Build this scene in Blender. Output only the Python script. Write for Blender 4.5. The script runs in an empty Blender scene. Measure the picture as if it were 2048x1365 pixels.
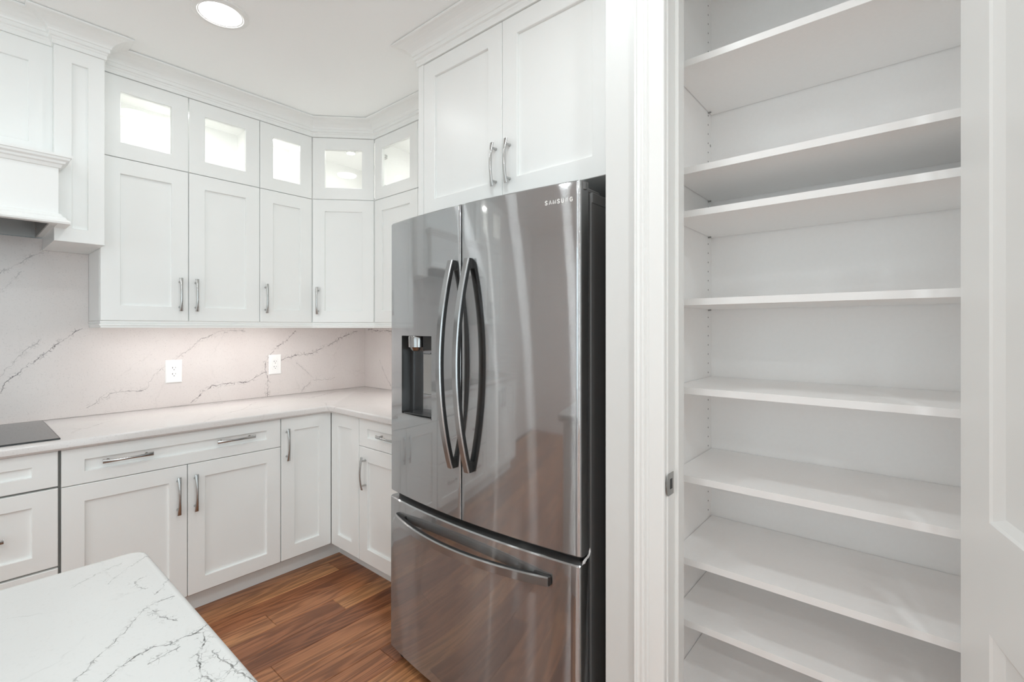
import bpy, bmesh, math, random
from mathutils import Vector, Matrix
random.seed(7)
scene = bpy.context.scene
COL = scene.collection

# ------------------------------------------------------------------ camera
cam_d = bpy.data.cameras.new('camera')
cam = bpy.data.objects.new('camera', cam_d)
COL.objects.link(cam)
HEAD = math.radians(40.187)                 # heading of the view, from +X towards +Y
cam.location = (-2.0007, -3.127, 1.3453)
cam.rotation_euler = (math.radians(90), 0, HEAD - math.radians(90))
cam_d.sensor_fit = 'HORIZONTAL'
cam_d.sensor_width = 36.0
cam_d.lens = 947.55 / 2048 * 36.0
cam_d.shift_y = -(682.5 - 657.36) / 2048
cam_d.clip_start = 0.02
scene.camera = cam

# ------------------------------------------------------------------ world, exposure
scene.view_settings.view_transform = 'Standard'
scene.view_settings.look = 'None'
scene.view_settings.gamma = 1.0
scene.view_settings.use_curve_mapping = False
scene.view_settings.exposure = -0.02
w = bpy.data.worlds.new('sky')
scene.world = w
w.use_nodes = True
wb = w.node_tree.nodes['Background']
wb.inputs[0].default_value = (0.86, 0.93, 1.0, 1)
wb.inputs[1].default_value = 1.0
try:
    scene.cycles.max_bounces = 16
    scene.cycles.diffuse_bounces = 12
    scene.cycles.glossy_bounces = 5
    scene.cycles.transparent_max_bounces = 16
    scene.cycles.sample_clamp_indirect = 6.0
    scene.cycles.caustics_reflective = False
    scene.cycles.caustics_refractive = False
except Exception:
    pass

CAN_W = 3.0          # each recessed ceiling lamp
WIN_W = 25.0          # fill light per added window
STRIP_W = 1.9
PUCK_W = 1.0

def area(name, loc, size, power, rot=(0, 0, 0), size_y=None, shape=None, color=(1, 1, 1), spread=None):
    l = bpy.data.lights.new(name, 'AREA')
    l.energy = power
    l.color = color
    l.shape = shape or ('RECTANGLE' if size_y else 'DISK')
    l.size = size
    if size_y:
        l.size_y = size_y
    if spread:
        l.spread = math.radians(spread)
    o = bpy.data.objects.new(name, l)
    o.location = loc
    o.rotation_euler = rot
    COL.objects.link(o)
    return o

ZC = 2.63
CANS = [(-1.292, -0.975, 0.40), (-2.52, -1.02, 0.45), (-1.292, -2.42, 1.35), (-2.52, -2.42, 1.3), (-3.42, -1.46, 1.5), (-3.76, -2.42, 1.2),
        (-1.9, -3.72, 3.8), (-3.2, -3.9, 4.2), (-1.9, -5.2, 4.0)]  # these three unseen lamps are added to lift base cabinets and pantry
for cx, cy, k in CANS:
    area('can_lamp', (cx, cy, ZC - 0.012), 0.145, CAN_W * k, color=(0.90, 0.98, 1.0))
# fill light at the two added, unseen windows behind the camera
area('window_fill', (-5.36, -3.0, 1.25), 2.2, WIN_W, rot=(0, math.radians(-90), 0), size_y=2.6, color=(0.80, 0.93, 1.0))
area('window_fill', (-2.75, -6.36, 1.25), 3.7, WIN_W * 3.4, rot=(math.radians(90), 0, 0), size_y=2.2, color=(0.80, 0.93, 1.0))

# ------------------------------------------------------------------ materials
MATS = {}
def nt(name):
    m = bpy.data.materials.new(name)
    m.use_nodes = True
    MATS[name] = m
    return m, m.node_tree, m.node_tree.nodes['Principled BSDF']

def L(tree, a, b):
    tree.links.new(a, b)

def node(tree, typ, **kw):
    n = tree.nodes.new(typ)
    for k, v in kw.items():
        setattr(n, k, v)
    return n

def math_n(tree, op, a, b=None, c=None, clamp=False):
    n = tree.nodes.new('ShaderNodeMath')
    n.operation = op
    n.use_clamp = clamp
    for i, x in enumerate((a, b, c)):
        if x is None:
            continue
        if isinstance(x, (int, float)):
            n.inputs[i].default_value = x
        else:
            tree.links.new(x, n.inputs[i])
    return n.outputs[0]

def mix_col(tree, fac, a, b):
    n = tree.nodes.new('ShaderNodeMix')
    n.data_type = 'RGBA'
    if isinstance(fac, (int, float)):
        n.inputs[0].default_value = fac
    else:
        tree.links.new(fac, n.inputs[0])
    for s, x in ((n.inputs[6], a), (n.inputs[7], b)):
        if isinstance(x, tuple):
            s.default_value = (*x, 1)
        else:
            tree.links.new(x, s)
    return n.outputs[2]

def simple(name, col, rough=0.4, metal=0.0, spec=0.5, noise=0.0, nscale=40, bump=0.0):
    m, t, b = nt(name)
    b.inputs['Base Color'].default_value = (*col, 1)
    b.inputs['Roughness'].default_value = rough
    b.inputs['Metallic'].default_value = metal
    b.inputs['Specular IOR Level'].default_value = spec
    if noise or bump:
        tc = node(t, 'ShaderNodeTexCoord')
        nz = node(t, 'ShaderNodeTexNoise')
        nz.inputs['Scale'].default_value = nscale
        nz.inputs['Detail'].default_value = 5
        L(t, tc.outputs['Object'], nz.inputs['Vector'])
        if noise:
            d = tuple(c * (1 - noise) for c in col)
            L(t, mix_col(t, nz.outputs['Fac'], d, tuple(min(1, c * (1 + noise)) for c in col)), b.inputs['Base Color'])
        if bump:
            bp = node(t, 'ShaderNodeBump')
            bp.inputs['Strength'].default_value = bump
            bp.inputs['Distance'].default_value = 0.002
            L(t, nz.outputs['Fac'], bp.inputs['Height'])
            L(t, bp.outputs[0], b.inputs['Normal'])
    return m

CAB = simple('cabinet_paint', (0.868, 0.882, 0.874), 0.32, noise=0.01, nscale=12)
TRIM = simple('trim_paint', (0.85, 0.86, 0.85), 0.3)
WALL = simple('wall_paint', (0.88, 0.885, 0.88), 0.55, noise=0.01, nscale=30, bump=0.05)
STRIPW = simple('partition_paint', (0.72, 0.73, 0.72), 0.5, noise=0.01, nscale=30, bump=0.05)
CEIL = simple('ceiling_paint', (0.945, 0.965, 0.965), 0.8, noise=0.01, nscale=60)
MELA = simple('white_melamine', (0.92, 0.915, 0.91), 0.42, noise=0.02, nscale=90, bump=0.03)
EDGE = simple('melamine_edge', (0.90, 0.90, 0.895), 0.35)
NICK = simple('satin_nickel', (0.50, 0.50, 0.495), 0.22, metal=1.0)
CHROME = simple('zinc_plate', (0.42, 0.42, 0.41), 0.35, metal=1.0)
LINER = simple('hood_steel', (0.35, 0.34, 0.33), 0.38, metal=1.0)
DARK = simple('dark_gap', (0.012, 0.012, 0.012), 0.6)
SHADOWGAP = simple('gap_shade_grey', (0.22, 0.22, 0.21), 0.6)  # shade between doors, put into the colour
BODY = simple('fridge_side_paint', (0.14, 0.14, 0.14), 0.35, noise=0.08, nscale=400, bump=0.06)
BLACK = simple('black_plastic', (0.015, 0.015, 0.015), 0.3)
NICHE = simple('niche_gloss', (0.10, 0.10, 0.10), 0.22, metal=0.6)
NOZZ = simple('dispenser_chrome', (0.36, 0.36, 0.36), 0.18, metal=1.0)
LEVER = simple('dispenser_lever', (0.42, 0.42, 0.41), 0.35, metal=0.7)
GLASSTOP = simple('cooktop_glass', (0.03, 0.028, 0.028), 0.05)
GLASSTOP.node_tree.nodes['Principled BSDF'].inputs['IOR'].default_value = 2.7
PLATE = simple('white_plastic', (0.88, 0.88, 0.87), 0.25)
SLOT = simple('slot_black', (0.02, 0.02, 0.02), 0.5)
LOGO = simple('logo_silver', (0.86, 0.86, 0.85), 0.4, metal=0.2)
GROUT = simple('subfloor', (0.05, 0.025, 0.015), 0.8)

def emis(name, col, s):
    m, t, b = nt(name)
    b.inputs['Base Color'].default_value = (*col, 1)
    b.inputs['Emission Color'].default_value = (*col, 1)
    b.inputs['Emission Strength'].default_value = s
    return m
LENS = emis('lamp_lens', (1, 0.985, 0.96), 12.0)
PUCKL = emis('puck_lens', (1, 0.98, 0.95), 12.0)
STRIPL = emis('strip_lens', (1, 0.93, 0.88), 4.0)

# clear glass pane
m, t, b = nt('pane_glass')
t.nodes.remove(b)
out = t.nodes['Material Output']
tr = node(t, 'ShaderNodeBsdfTransparent')
tr.inputs[0].default_value = (0.97, 0.98, 0.97, 1)
gl = node(t, 'ShaderNodeBsdfGlossy')
gl.inputs['Roughness'].default_value = 0.01
lw = node(t, 'ShaderNodeLayerWeight')
lw.inputs['Blend'].default_value = 0.5
ffac = math_n(t, 'MULTIPLY_ADD', math_n(t, 'POWER', lw.outputs['Facing'], 5.0), 0.96, 0.04)
ms = node(t, 'ShaderNodeMixShader')
L(t, ffac, ms.inputs[0]); L(t, tr.outputs[0], ms.inputs[1]); L(t, gl.outputs[0], ms.inputs[2])
L(t, ms.outputs[0], out.inputs[0])
PANE = m

# brushed dark stainless: a clear reflection plus a vertical smear from horizontal brushing
def brushed(name, col, r1, r2, fac, grain=0.12):
    m, t, b = nt(name)
    out = t.nodes['Material Output']
    tc = node(t, 'ShaderNodeTexCoord')
    mp = node(t, 'ShaderNodeMapping')
    mp.inputs['Scale'].default_value = (30, 30, 1400)
    L(t, tc.outputs['Object'], mp.inputs[0])
    nz = node(t, 'ShaderNodeTexNoise')
    nz.inputs['Scale'].default_value = 1.0
    nz.inputs['Detail'].default_value = 4
    L(t, mp.outputs[0], nz.inputs['Vector'])
    cr = mix_col(t, nz.outputs['Fac'], tuple(c * (1 - grain) for c in col), tuple(c * (1 + grain) for c in col))
    L(t, cr, b.inputs['Base Color'])
    b.inputs['Metallic'].default_value = 1.0
    b.inputs['Roughness'].default_value = r1
    b2 = node(t, 'ShaderNodeBsdfAnisotropic')
    L(t, cr, b2.inputs['Color'])
    b2.inputs['Roughness'].default_value = r2
    b2.inputs['Anisotropy'].default_value = 0.92
    tg = node(t, 'ShaderNodeCombineXYZ')      # brushing runs along the wall (Y)
    tg.inputs[1].default_value = 1.0
    L(t, tg.outputs[0], b2.inputs['Tangent'])
    bp = node(t, 'ShaderNodeBump')
    bp.inputs['Strength'].default_value = 0.04
    bp.inputs['Distance'].default_value = 0.0004
    L(t, nz.outputs['Fac'], bp.inputs['Height'])
    L(t, bp.outputs[0], b2.inputs['Normal'])
    ms = node(t, 'ShaderNodeMixShader')
    ms.inputs[0].default_value = fac
    L(t, b.outputs[0], ms.inputs[1]); L(t, b2.outputs[0], ms.inputs[2])
    L(t, ms.outputs[0], out.inputs[0])
    return m
STEEL = brushed('dark_brushed_steel', (0.50, 0.51, 0.52), 0.05, 0.185, 0.60)
HSTEEL = brushed('handle_steel', (0.46, 0.465, 0.47), 0.20, 0.27, 0.4)
CORE = simple('handle_core_dark', (0.02, 0.02, 0.02), 0.4, spec=0.35)

# veined quartz
def quartz(name, base, tint, vein_col, axes, veins, width, generic=0.35, rough=0.2, jag=0.02, lace=0.024, scale=1.0, origin=None, speck=0.20):
    """veins: list of (points[(u,v)], swap, strength); axes: which object axes are u and v."""
    m, t, b = nt(name)
    tc = node(t, 'ShaderNodeTexCoord')
    P = tc.outputs['Object']
    if origin:
        og = node(t, 'ShaderNodeVectorMath', operation='ADD')
        L(t, P, og.inputs[0]); og.inputs[1].default_value = origin
        P = og.outputs[0]
    def noise(scale, detail=3, off=0.0, rough_=0.55):
        n = node(t, 'ShaderNodeTexNoise')
        n.inputs['Scale'].default_value = scale
        n.inputs['Detail'].default_value = detail
        n.inputs['Roughness'].default_value = rough_
        mp = node(t, 'ShaderNodeMapping')
        mp.inputs['Location'].default_value = (off, off * 1.7, off * 0.6)
        L(t, P, mp.inputs[0]); L(t, mp.outputs[0], n.inputs['Vector'])
        return n
    n1 = noise(9 * scale, 4, 0.0, 0.6)
    n2 = noise(45 * scale, 3, 3.1)
    def centred(n, amp):
        v = node(t, 'ShaderNodeVectorMath', operation='SUBTRACT')
        L(t, n.outputs['Color'], v.inputs[0]); v.inputs[1].default_value = (0.5, 0.5, 0.5)
        s = node(t, 'ShaderNodeVectorMath', operation='SCALE')
        L(t, v.outputs[0], s.inputs[0]); s.inputs['Scale'].default_value = amp
        return s.outputs[0]
    a1 = node(t, 'ShaderNodeVectorMath', operation='ADD')
    L(t, P, a1.inputs[0]); L(t, centred(n1, jag * 1.6), a1.inputs[1])
    a2 = node(t, 'ShaderNodeVectorMath', operation='ADD')
    L(t, a1.outputs[0], a2.inputs[0]); L(t, centred(n2, jag * 1.3), a2.inputs[1])
    sp = node(t, 'ShaderNodeSeparateXYZ')
    L(t, a2.outputs[0], sp.inputs[0])
    U, V = sp.outputs[axes[0]], sp.outputs[axes[1]]
    dash = node(t, 'ShaderNodeMapRange')
    dash.inputs['From Min'].default_value = 0.36; dash.inputs['From Max'].default_value = 0.56
    nd = noise(22 * scale, 3, 7.7)
    L(t, nd.outputs['Fac'], dash.inputs['Value'])
    # lace cells beside the veins
    vo = node(t, 'ShaderNodeTexVoronoi', feature='DISTANCE_TO_EDGE')
    vo.inputs['Scale'].default_value = 42 * scale
    L(t, a2.outputs[0], vo.inputs['Vector'])
    crack = node(t, 'ShaderNodeMapRange')
    crack.inputs['From Min'].default_value = 0.0; crack.inputs['From Max'].default_value = 0.05
    crack.inputs['To Min'].default_value = 1.0; crack.inputs['To Max'].default_value = 0.0
    L(t, vo.outputs['Distance'], crack.inputs['Value'])
    dash2 = node(t, 'ShaderNodeMapRange')
    dash2.inputs['From Min'].default_value = 0.43; dash2.inputs['From Max'].default_value = 0.53
    nd2 = noise(30 * scale, 2, 11.3)
    L(t, nd2.outputs['Fac'], dash2.inputs['Value'])
    lacem = math_n(t, 'MULTIPLY', crack.outputs[0], dash2.outputs[0])
    total = None
    for pts, swap, strength in veins:
        u, v = (V, U) if swap else (U, V)
        q = sorted([(p[1], p[0]) if swap else p for p in pts])
        u0, u1 = q[0][0], q[-1][0]
        v0 = min(p[1] for p in q) - 0.001; v1 = max(p[1] for p in q) + 0.001
        un = math_n(t, 'DIVIDE', math_n(t, 'SUBTRACT', u, u0), u1 - u0)
        fc = node(t, 'ShaderNodeFloatCurve')
        cv = fc.mapping.curves[0]
        npts = [((p[0] - u0) / (u1 - u0), (p[1] - v0) / (v1 - v0)) for p in q]
        cv.points[0].location = npts[0]; cv.points[1].location = npts[-1]
        for p in npts[1:-1]:
            cv.points.new(*p)
        for p in cv.points:
            p.handle_type = 'VECTOR'
        fc.mapping.update()
        L(t, un, fc.inputs['Value'])
        fv = math_n(t, 'MULTIPLY_ADD', fc.outputs[0], v1 - v0, v0)
        d = math_n(t, 'ABSOLUTE', math_n(t, 'SUBTRACT', v, fv))
        win = math_n(t, 'MULTIPLY', math_n(t, 'GREATER_THAN', un, 0.0), math_n(t, 'LESS_THAN', un, 1.0))
        line = math_n(t, 'SUBTRACT', 1.0, math_n(t, 'DIVIDE', d, width), clamp=True)
        line = math_n(t, 'MULTIPLY', math_n(t, 'MULTIPLY', line, 1.6, clamp=True), math_n(t, 'MULTIPLY_ADD', dash.outputs[0], 0.85, 0.15))
        band = math_n(t, 'SUBTRACT', 1.0, math_n(t, 'DIVIDE', d, lace), clamp=True)
        lc = math_n(t, 'MULTIPLY', math_n(t, 'MULTIPLY', band, 1.3, clamp=True), lacem)
        vn = math_n(t, 'MULTIPLY', math_n(t, 'MULTIPLY', math_n(t, 'MAXIMUM', line, math_n(t, 'MULTIPLY', lc, 0.95)), win), strength)
        total = vn if total is None else math_n(t, 'MAXIMUM', total, vn)
    # faint veining everywhere else
    vg = node(t, 'ShaderNodeTexVoronoi', feature='DISTANCE_TO_EDGE')
    vg.inputs['Scale'].default_value = 3.2 * scale
    L(t, a2.outputs[0], vg.inputs['Vector'])
    g = node(t, 'ShaderNodeMapRange')
    g.inputs['From Min'].default_value = 0.0; g.inputs['From Max'].default_value = 0.012
    g.inputs['To Min'].default_value = 1.0; g.inputs['To Max'].default_value = 0.0
    L(t, vg.outputs['Distance'], g.inputs['Value'])
    big = noise(4.0 * scale, 2, 21.0)
    gm = node(t, 'ShaderNodeMapRange')
    gm.inputs['From Min'].default_value = 0.50; gm.inputs['From Max'].default_value = 0.62
    L(t, big.outputs['Fac'], gm.inputs['Value'])
    gen = math_n(t, 'MULTIPLY', math_n(t, 'MULTIPLY', g.outputs[0], gm.outputs[0]), math_n(t, 'MULTIPLY', dash.outputs[0], generic))
    total = gen if total is None else math_n(t, 'MAXIMUM', total, gen)
    # fine speckle and soft cloud
    sk = noise(190, 3, 5.0)
    skm = node(t, 'ShaderNodeMapRange')
    skm.inputs['From Min'].default_value = 0.58; skm.inputs['From Max'].default_value = 0.74
    skm.inputs['To Max'].default_value = speck
    L(t, sk.outputs['Fac'], skm.inputs['Value'])
    total = math_n(t, 'MAXIMUM', total, skm.outputs[0])
    cl = noise(5, 3, 13.0)
    c0 = mix_col(t, cl.outputs['Fac'], base, tint)
    L(t, mix_col(t, total, c0, vein_col), b.inputs['Base Color'])
    b.inputs['Roughness'].default_value = rough
    return m

SPLASH_V = [
    ([(-1.95, 0.98), (-1.859, 1.07), (-1.82, 1.123), (-1.764, 1.177), (-1.681, 1.267), (-1.646, 1.295), (-1.592, 1.344)], False, 1.0),
    ([(-1.95, 1.0), (-1.859, 1.12), (-1.80, 1.22), (-1.73, 1.30)], False, 0.5),
    ([(-1.95, 1.56), (-1.859, 1.597), (-1.797, 1.644), (-1.764, 1.676), (-1.70, 1.72)], False, 0.6),
    ([(-1.90, 1.45), (-1.851, 1.519), (-1.813, 1.579), (-1.789, 1.604)], False, 0.45),
    ([(-1.573, 0.955), (-1.458, 1.018), (-1.333, 1.018), (-1.289, 1.108), (-1.175, 1.193), (-1.078, 1.28), (-0.975, 1.329), (-0.837, 1.331)], False, 0.55),
    ([(-1.127, 0.924), (-1.09, 0.965), (-1.014, 1.01), (-0.934, 1.021), (-0.837, 1.018), (-0.75, 1.055), (-0.71, 1.068)], False, 0.85),
    ([(-0.627, 1.136), (-0.529, 1.171), (-0.426, 1.177), (-0.319, 1.214), (-0.205, 1.282), (-0.078, 1.325)], False, 0.8),
    ([(-0.495, 0.919), (-0.409, 0.995), (-0.252, 0.993)], False, 0.4),
    ([(-0.409, 0.995), (-0.426, 1.024), (-0.529, 1.121)], False, 0.35),
    ([(-0.71, 0.915), (-0.705, 1.004), (-0.717, 1.084), (-0.717, 1.141), (-0.674, 1.209), (-0.611, 1.255), (-0.529, 1.33)], True, 0.85),
]
SPLASH = quartz('quartz_backsplash', (0.65, 0.592, 0.575), (0.705, 0.668, 0.65), (0.10, 0.085, 0.09), ('X', 'Z'), SPLASH_V, 0.0030, generic=0.12, rough=0.22)
SPLASH2 = quartz('quartz_backsplash_side', (0.65, 0.592, 0.575), (0.705, 0.668, 0.65), (0.10, 0.085, 0.09), ('Y', 'Z'),
                 [([(-0.42, 1.31), (-0.30, 1.325), (-0.16, 1.33), (-0.05, 1.34)], False, 0.7), ([(-0.36, 0.92), (-0.27, 1.02), (-0.20, 1.12)], False, 0.4)],
                 0.0038, generic=0.12, rough=0.22)
COUNTER = quartz('quartz_counter', (0.69, 0.66, 0.645), (0.73, 0.71, 0.70), (0.16, 0.14, 0.14), ('X', 'Y'),
                 [([(-1.25, -0.63), (-1.15, -0.50), (-1.0, -0.40), (-0.85, -0.2)], False, 0.35), ([(-0.6, -0.30), (-0.3, -0.12)], False, 0.4)],
                 0.005, generic=0.45, rough=0.16)
ISL_V = [
    ([(-1.90, -2.40), (-1.867, -2.36), (-1.844, -2.345), (-1.823, -2.344), (-1.809, -2.354), (-1.793, -2.352), (-1.776, -2.354), (-1.755, -2.337)], False, 1.0),
    ([(-1.84, -2.378), (-1.818, -2.373), (-1.80, -2.370)], False, 0.8),
    ([(-1.77, -2.357), (-1.775, -2.384), (-1.791, -2.405), (-1.796, -2.434), (-1.80, -2.457), (-1.791, -2.485)], True, 1.0),
    ([(-1.905, -2.345), (-1.887, -2.327), (-1.874, -2.307), (-1.859, -2.294), (-1.841, -2.273), (-1.809, -2.228), (-1.795, -2.221), (-1.768, -2.218)], False, 0.8),
    ([(-1.83, -2.09), (-1.80, -2.052), (-1.765, -2.022), (-1.75, -2.02)], False, 0.55),
    ([(-1.79, -2.19), (-1.773, -2.173), (-1.757, -2.145)], False, 0.7),
    ([(-1.787, -2.108), (-1.799, -2.118), (-1.80, -2.141), (-1.791, -2.159)], True, 0.6),
    ([(-1.80, -2.48), (-1.777, -2.471), (-1.757, -2.455)], False, 0.8),
    ([(-1.80, -2.24), (-1.798, -2.27), (-1.785, -2.30)], True, 0.8),
    ([(-1.778, -2.412), (-1.769, -2.473), (-1.757, -2.53)], True, 0.9),
    ([(-1.87, -2.06), (-1.83, -2.03), (-1.80, -2.02)], False, 0.35),
]
ISLQ = quartz('quartz_island', (0.61, 0.62, 0.615), (0.66, 0.665, 0.66), (0.10, 0.10, 0.095), ('X', 'Y'), ISL_V, 0.0014, generic=0.25, rough=0.25, jag=0.008, lace=0.012, scale=2.2, origin=(-2.32, -2.39, 0.0), speck=0.07)

# hickory planks, grain along X, tone by object
m, t, b = nt('plank_wood')
tc = node(t, 'ShaderNodeTexCoord')
oi = node(t, 'ShaderNodeObjectInfo')
sh = node(t, 'ShaderNodeVectorMath', operation='SCALE')
cmb = node(t, 'ShaderNodeCombineXYZ')
for i in range(3):
    L(t, oi.outputs['Random'], cmb.inputs[i])
L(t, cmb.outputs[0], sh.inputs[0]); sh.inputs['Scale'].default_value = 37.0
ad = node(t, 'ShaderNodeVectorMath', operation='ADD')
L(t, tc.outputs['Object'], ad.inputs[0]); L(t, sh.outputs[0], ad.inputs[1])
mpa = node(t, 'ShaderNodeMapping'); mpa.inputs['Scale'].default_value = (0.9, 9, 1)
L(t, ad.outputs[0], mpa.inputs[0])
na = node(t, 'ShaderNodeTexNoise'); na.inputs['Scale'].default_value = 1.0; na.inputs['Detail'].default_value = 3; na.inputs['Distortion'].default_value = 0.5
L(t, mpa.outputs[0], na.inputs['Vector'])
# cathedral rings: sine of the stretched noise
rings = math_n(t, 'MULTIPLY_ADD', math_n(t, 'SINE', math_n(t, 'MULTIPLY', na.outputs['Fac'], 62.0)), 0.5, 0.5)
mpb = node(t, 'ShaderNodeMapping'); mpb.inputs['Scale'].default_value = (9, 260, 1)
L(t, ad.outputs[0], mpb.inputs[0])
nb = node(t, 'ShaderNodeTexNoise'); nb.inputs['Scale'].default_value = 1.0; nb.inputs['Detail'].default_value = 4
L(t, mpb.outputs[0], nb.inputs['Vector'])
mpc = node(t, 'ShaderNodeMapping'); mpc.inputs['Scale'].default_value = (1.2, 5, 1)
L(t, ad.outputs[0], mpc.inputs[0])
nc = node(t, 'ShaderNodeTexNoise'); nc.inputs['Scale'].default_value = 1.0; nc.inputs['Detail'].default_value = 2
L(t, mpc.outputs[0], nc.inputs['Vector'])
ramp = node(t, 'ShaderNodeValToRGB')
e = ramp.color_ramp.elements
e[0].position = 0.0; e[0].color = (0.22, 0.083, 0.040, 1)
e[1].position = 1.0; e[1].color = (0.60, 0.30, 0.135, 1)
x = e.new(0.35); x.color = (0.36, 0.145, 0.068, 1)
x = e.new(0.7); x.color = (0.47, 0.205, 0.094, 1)
tone = math_n(t, 'ADD', math_n(t, 'MULTIPLY', oi.outputs['Random'], 0.75), math_n(t, 'MULTIPLY_ADD', nc.outputs['Fac'], 0.9, -0.28))
L(t, tone, ramp.inputs[0])
dk = math_n(t, 'MULTIPLY_ADD', rings, 0.30, math_n(t, 'MULTIPLY', nb.outputs['Fac'], 0.62))
fac = node(t, 'ShaderNodeMapRange'); fac.inputs['From Min'].default_value = 0.28; fac.inputs['From Max'].default_value = 0.66
L(t, dk, fac.inputs['Value'])
mm = node(t, 'ShaderNodeMix'); mm.data_type = 'RGBA'; mm.blend_type = 'MULTIPLY'
mm.inputs[0].default_value = 1.0
L(t, ramp.outputs[0], mm.inputs[6])
L(t, mix_col(t, fac.outputs[0], (0.56, 0.52, 0.50), (1.14, 1.12, 1.09)), mm.inputs[7])
L(t, mm.outputs[2], b.inputs['Base Color'])
b.inputs['Roughness'].default_value = 0.34
bp = node(t, 'ShaderNodeBump'); bp.inputs['Strength'].default_value = 0.12; bp.inputs['Distance'].default_value = 0.001
L(t, nb.outputs['Fac'], bp.inputs['Height']); L(t, bp.outputs[0], b.inputs['Normal'])
WOOD = m

# ------------------------------------------------------------------ geometry helpers
Z = Vector((0, 0, 1))
class MB:
    """Collects geometry in world coordinates; build() links it as one mesh object."""
    def __init__(self):
        self.v = []; self.f = []
    def add(self, verts, faces):
        n = len(self.v)
        self.v += [Vector(p) for p in verts]
        self.f += [tuple(i + n for i in f) for f in faces]
        return self
    def box(self, x0, x1, y0, y1, z0, z1, c=0.0):
        x0, x1 = min(x0, x1), max(x0, x1); y0, y1 = min(y0, y1), max(y0, y1); z0, z1 = min(z0, z1), max(z0, z1)
        if c <= 0:
            v = [(x, y, z) for z in (z0, z1) for y in (y0, y1) for x in (x0, x1)]
            self.add(v, [(0, 2, 3, 1), (4, 5, 7, 6), (0, 1, 5, 4), (2, 6, 7, 3), (0, 4, 6, 2), (1, 3, 7, 5)])
        else:
            bm = bmesh.new()
            bmesh.ops.create_cube(bm, size=1)
            for q in bm.verts:
                q.co = Vector(((x0 + x1) / 2 + q.co.x * (x1 - x0), (y0 + y1) / 2 + q.co.y * (y1 - y0), (z0 + z1) / 2 + q.co.z * (z1 - z0)))
            bmesh.ops.bevel(bm, geom=list(bm.edges), offset=c, segments=1, affect='EDGES', profile=0.5)
            self.addbm(bm)
        return self
    def addbm(self, bm):
        bm.verts.index_update()
        self.add([q.co.copy() for q in bm.verts], [tuple(q.index for q in f.verts) for f in bm.faces])
        bm.free()
        return self
    def loops(self, loops, close=True, cap0=False, cap1=False):
        """skin a list of equal-length vertex loops"""
        n = len(loops[0]); base = len(self.v)
        for lp in loops:
            self.v += [Vector(p) for p in lp]
        for i in range(len(loops) - 1):
            for j in range(n if close else n - 1):
                k = (j + 1) % n
                self.f.append((base + i * n + j, base + i * n + k, base + (i + 1) * n + k, base + (i + 1) * n + j))
        if cap0:
            self.f.append(tuple(base + j for j in reversed(range(n))))
        if cap1:
            self.f.append(tuple(base + (len(loops) - 1) * n + j for j in range(n)))
        return self
    def prism(self, poly, z0, z1, c=0.0):
        """extrude a plan polygon [(x,y)]; c chamfers the top and bottom edges inwards (towards centroid)"""
        if c:
            cxm = sum(p[0] for p in poly) / len(poly); cym = sum(p[1] for p in poly) / len(poly)
            def ins(p):
                d = Vector((cxm - p[0], cym - p[1])); d = d.normalized() * c
                return (p[0] + d.x, p[1] + d.y)
            pi = [ins(p) for p in poly]
            return self.loops([[(*p, z0) for p in pi], [(*p, z0 + c) for p in poly], [(*p, z1 - c) for p in poly], [(*p, z1) for p in pi]], True, True, True)
        return self.loops([[(*p, z0) for p in poly], [(*p, z1) for p in poly]], True, True, True)
    def tube(self, pts, rad, seg=10, cap=True):
        """round tube through points; rad may be a list"""
        pts = [Vector(p) for p in pts]
        lp = []
        for i, p in enumerate(pts):
            d = (pts[min(i + 1, len(pts) - 1)] - pts[max(i - 1, 0)]).normalized()
            a = d.orthogonal().normalized(); bb = d.cross(a)
            r = rad[i] if isinstance(rad, (list, tuple)) else rad
            lp.append([p + (a * math.cos(6.28319 * k / seg) + bb * math.sin(6.28319 * k / seg)) * r for k in range(seg)])
        return self.loops(lp, True, cap, cap)
    def lathe(self, c, prof, seg=32, axis='Z', cap0=False, cap1=False):
        """revolve profile [(r, h)] about a vertical axis through c"""
        lp = []
        for r, hh in prof:
            if axis == 'Z':
                lp.append([(c[0] + r * math.cos(6.28319 * k / seg), c[1] + r * math.sin(6.28319 * k / seg), c[2] + hh) for k in range(seg)])
            elif axis == 'X':
                lp.append([(c[0] + hh, c[1] + r * math.cos(6.28319 * k / seg), c[2] + r * math.sin(6.28319 * k / seg)) for k in range(seg)])
            else:
                lp.append([(c[0] + r * math.cos(6.28319 * k / seg), c[1] + hh, c[2] + r * math.sin(6.28319 * k / seg)) for k in range(seg)])
        return self.loops(lp, True, cap0, cap1)
    def build(self, name, mat, parent=None, smooth=None, kind=None):
        org = root_loc(parent) if parent else Vector((0, 0, 0))
        me = bpy.data.meshes.new(name)
        me.from_pydata([tuple(p - org) for p in self.v], [], self.f)
        bm = bmesh.new(); bm.from_mesh(me)
        bmesh.ops.recalc_face_normals(bm, faces=bm.faces)
        bm.to_mesh(me); bm.free()
        me.materials.append(mat)
        if smooth:
            for p in me.polygons:
                p.use_smooth = True
            try:
                me.set_sharp_from_angle(angle=math.radians(smooth))
            except Exception:
                pass
        o = bpy.data.objects.new(name, me)
        COL.objects.link(o)
        if parent:
            o.parent = parent
        if kind:
            o['kind'] = kind
        return o

def root_loc(o):
    while o.parent:
        o = o.parent
    return Vector(o.location)

def thing(name, label, cat, loc, group=None):
    o = bpy.data.objects.new(name, None)
    o.empty_display_size = 0.1
    o.location = loc
    o['label'] = label; o['category'] = cat
    if group:
        o['group'] = group
    COL.objects.link(o)
    return o

def struct(mb, name, mat, **kw):
    return mb.build(name, mat, kind='structure', **kw)

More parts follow.
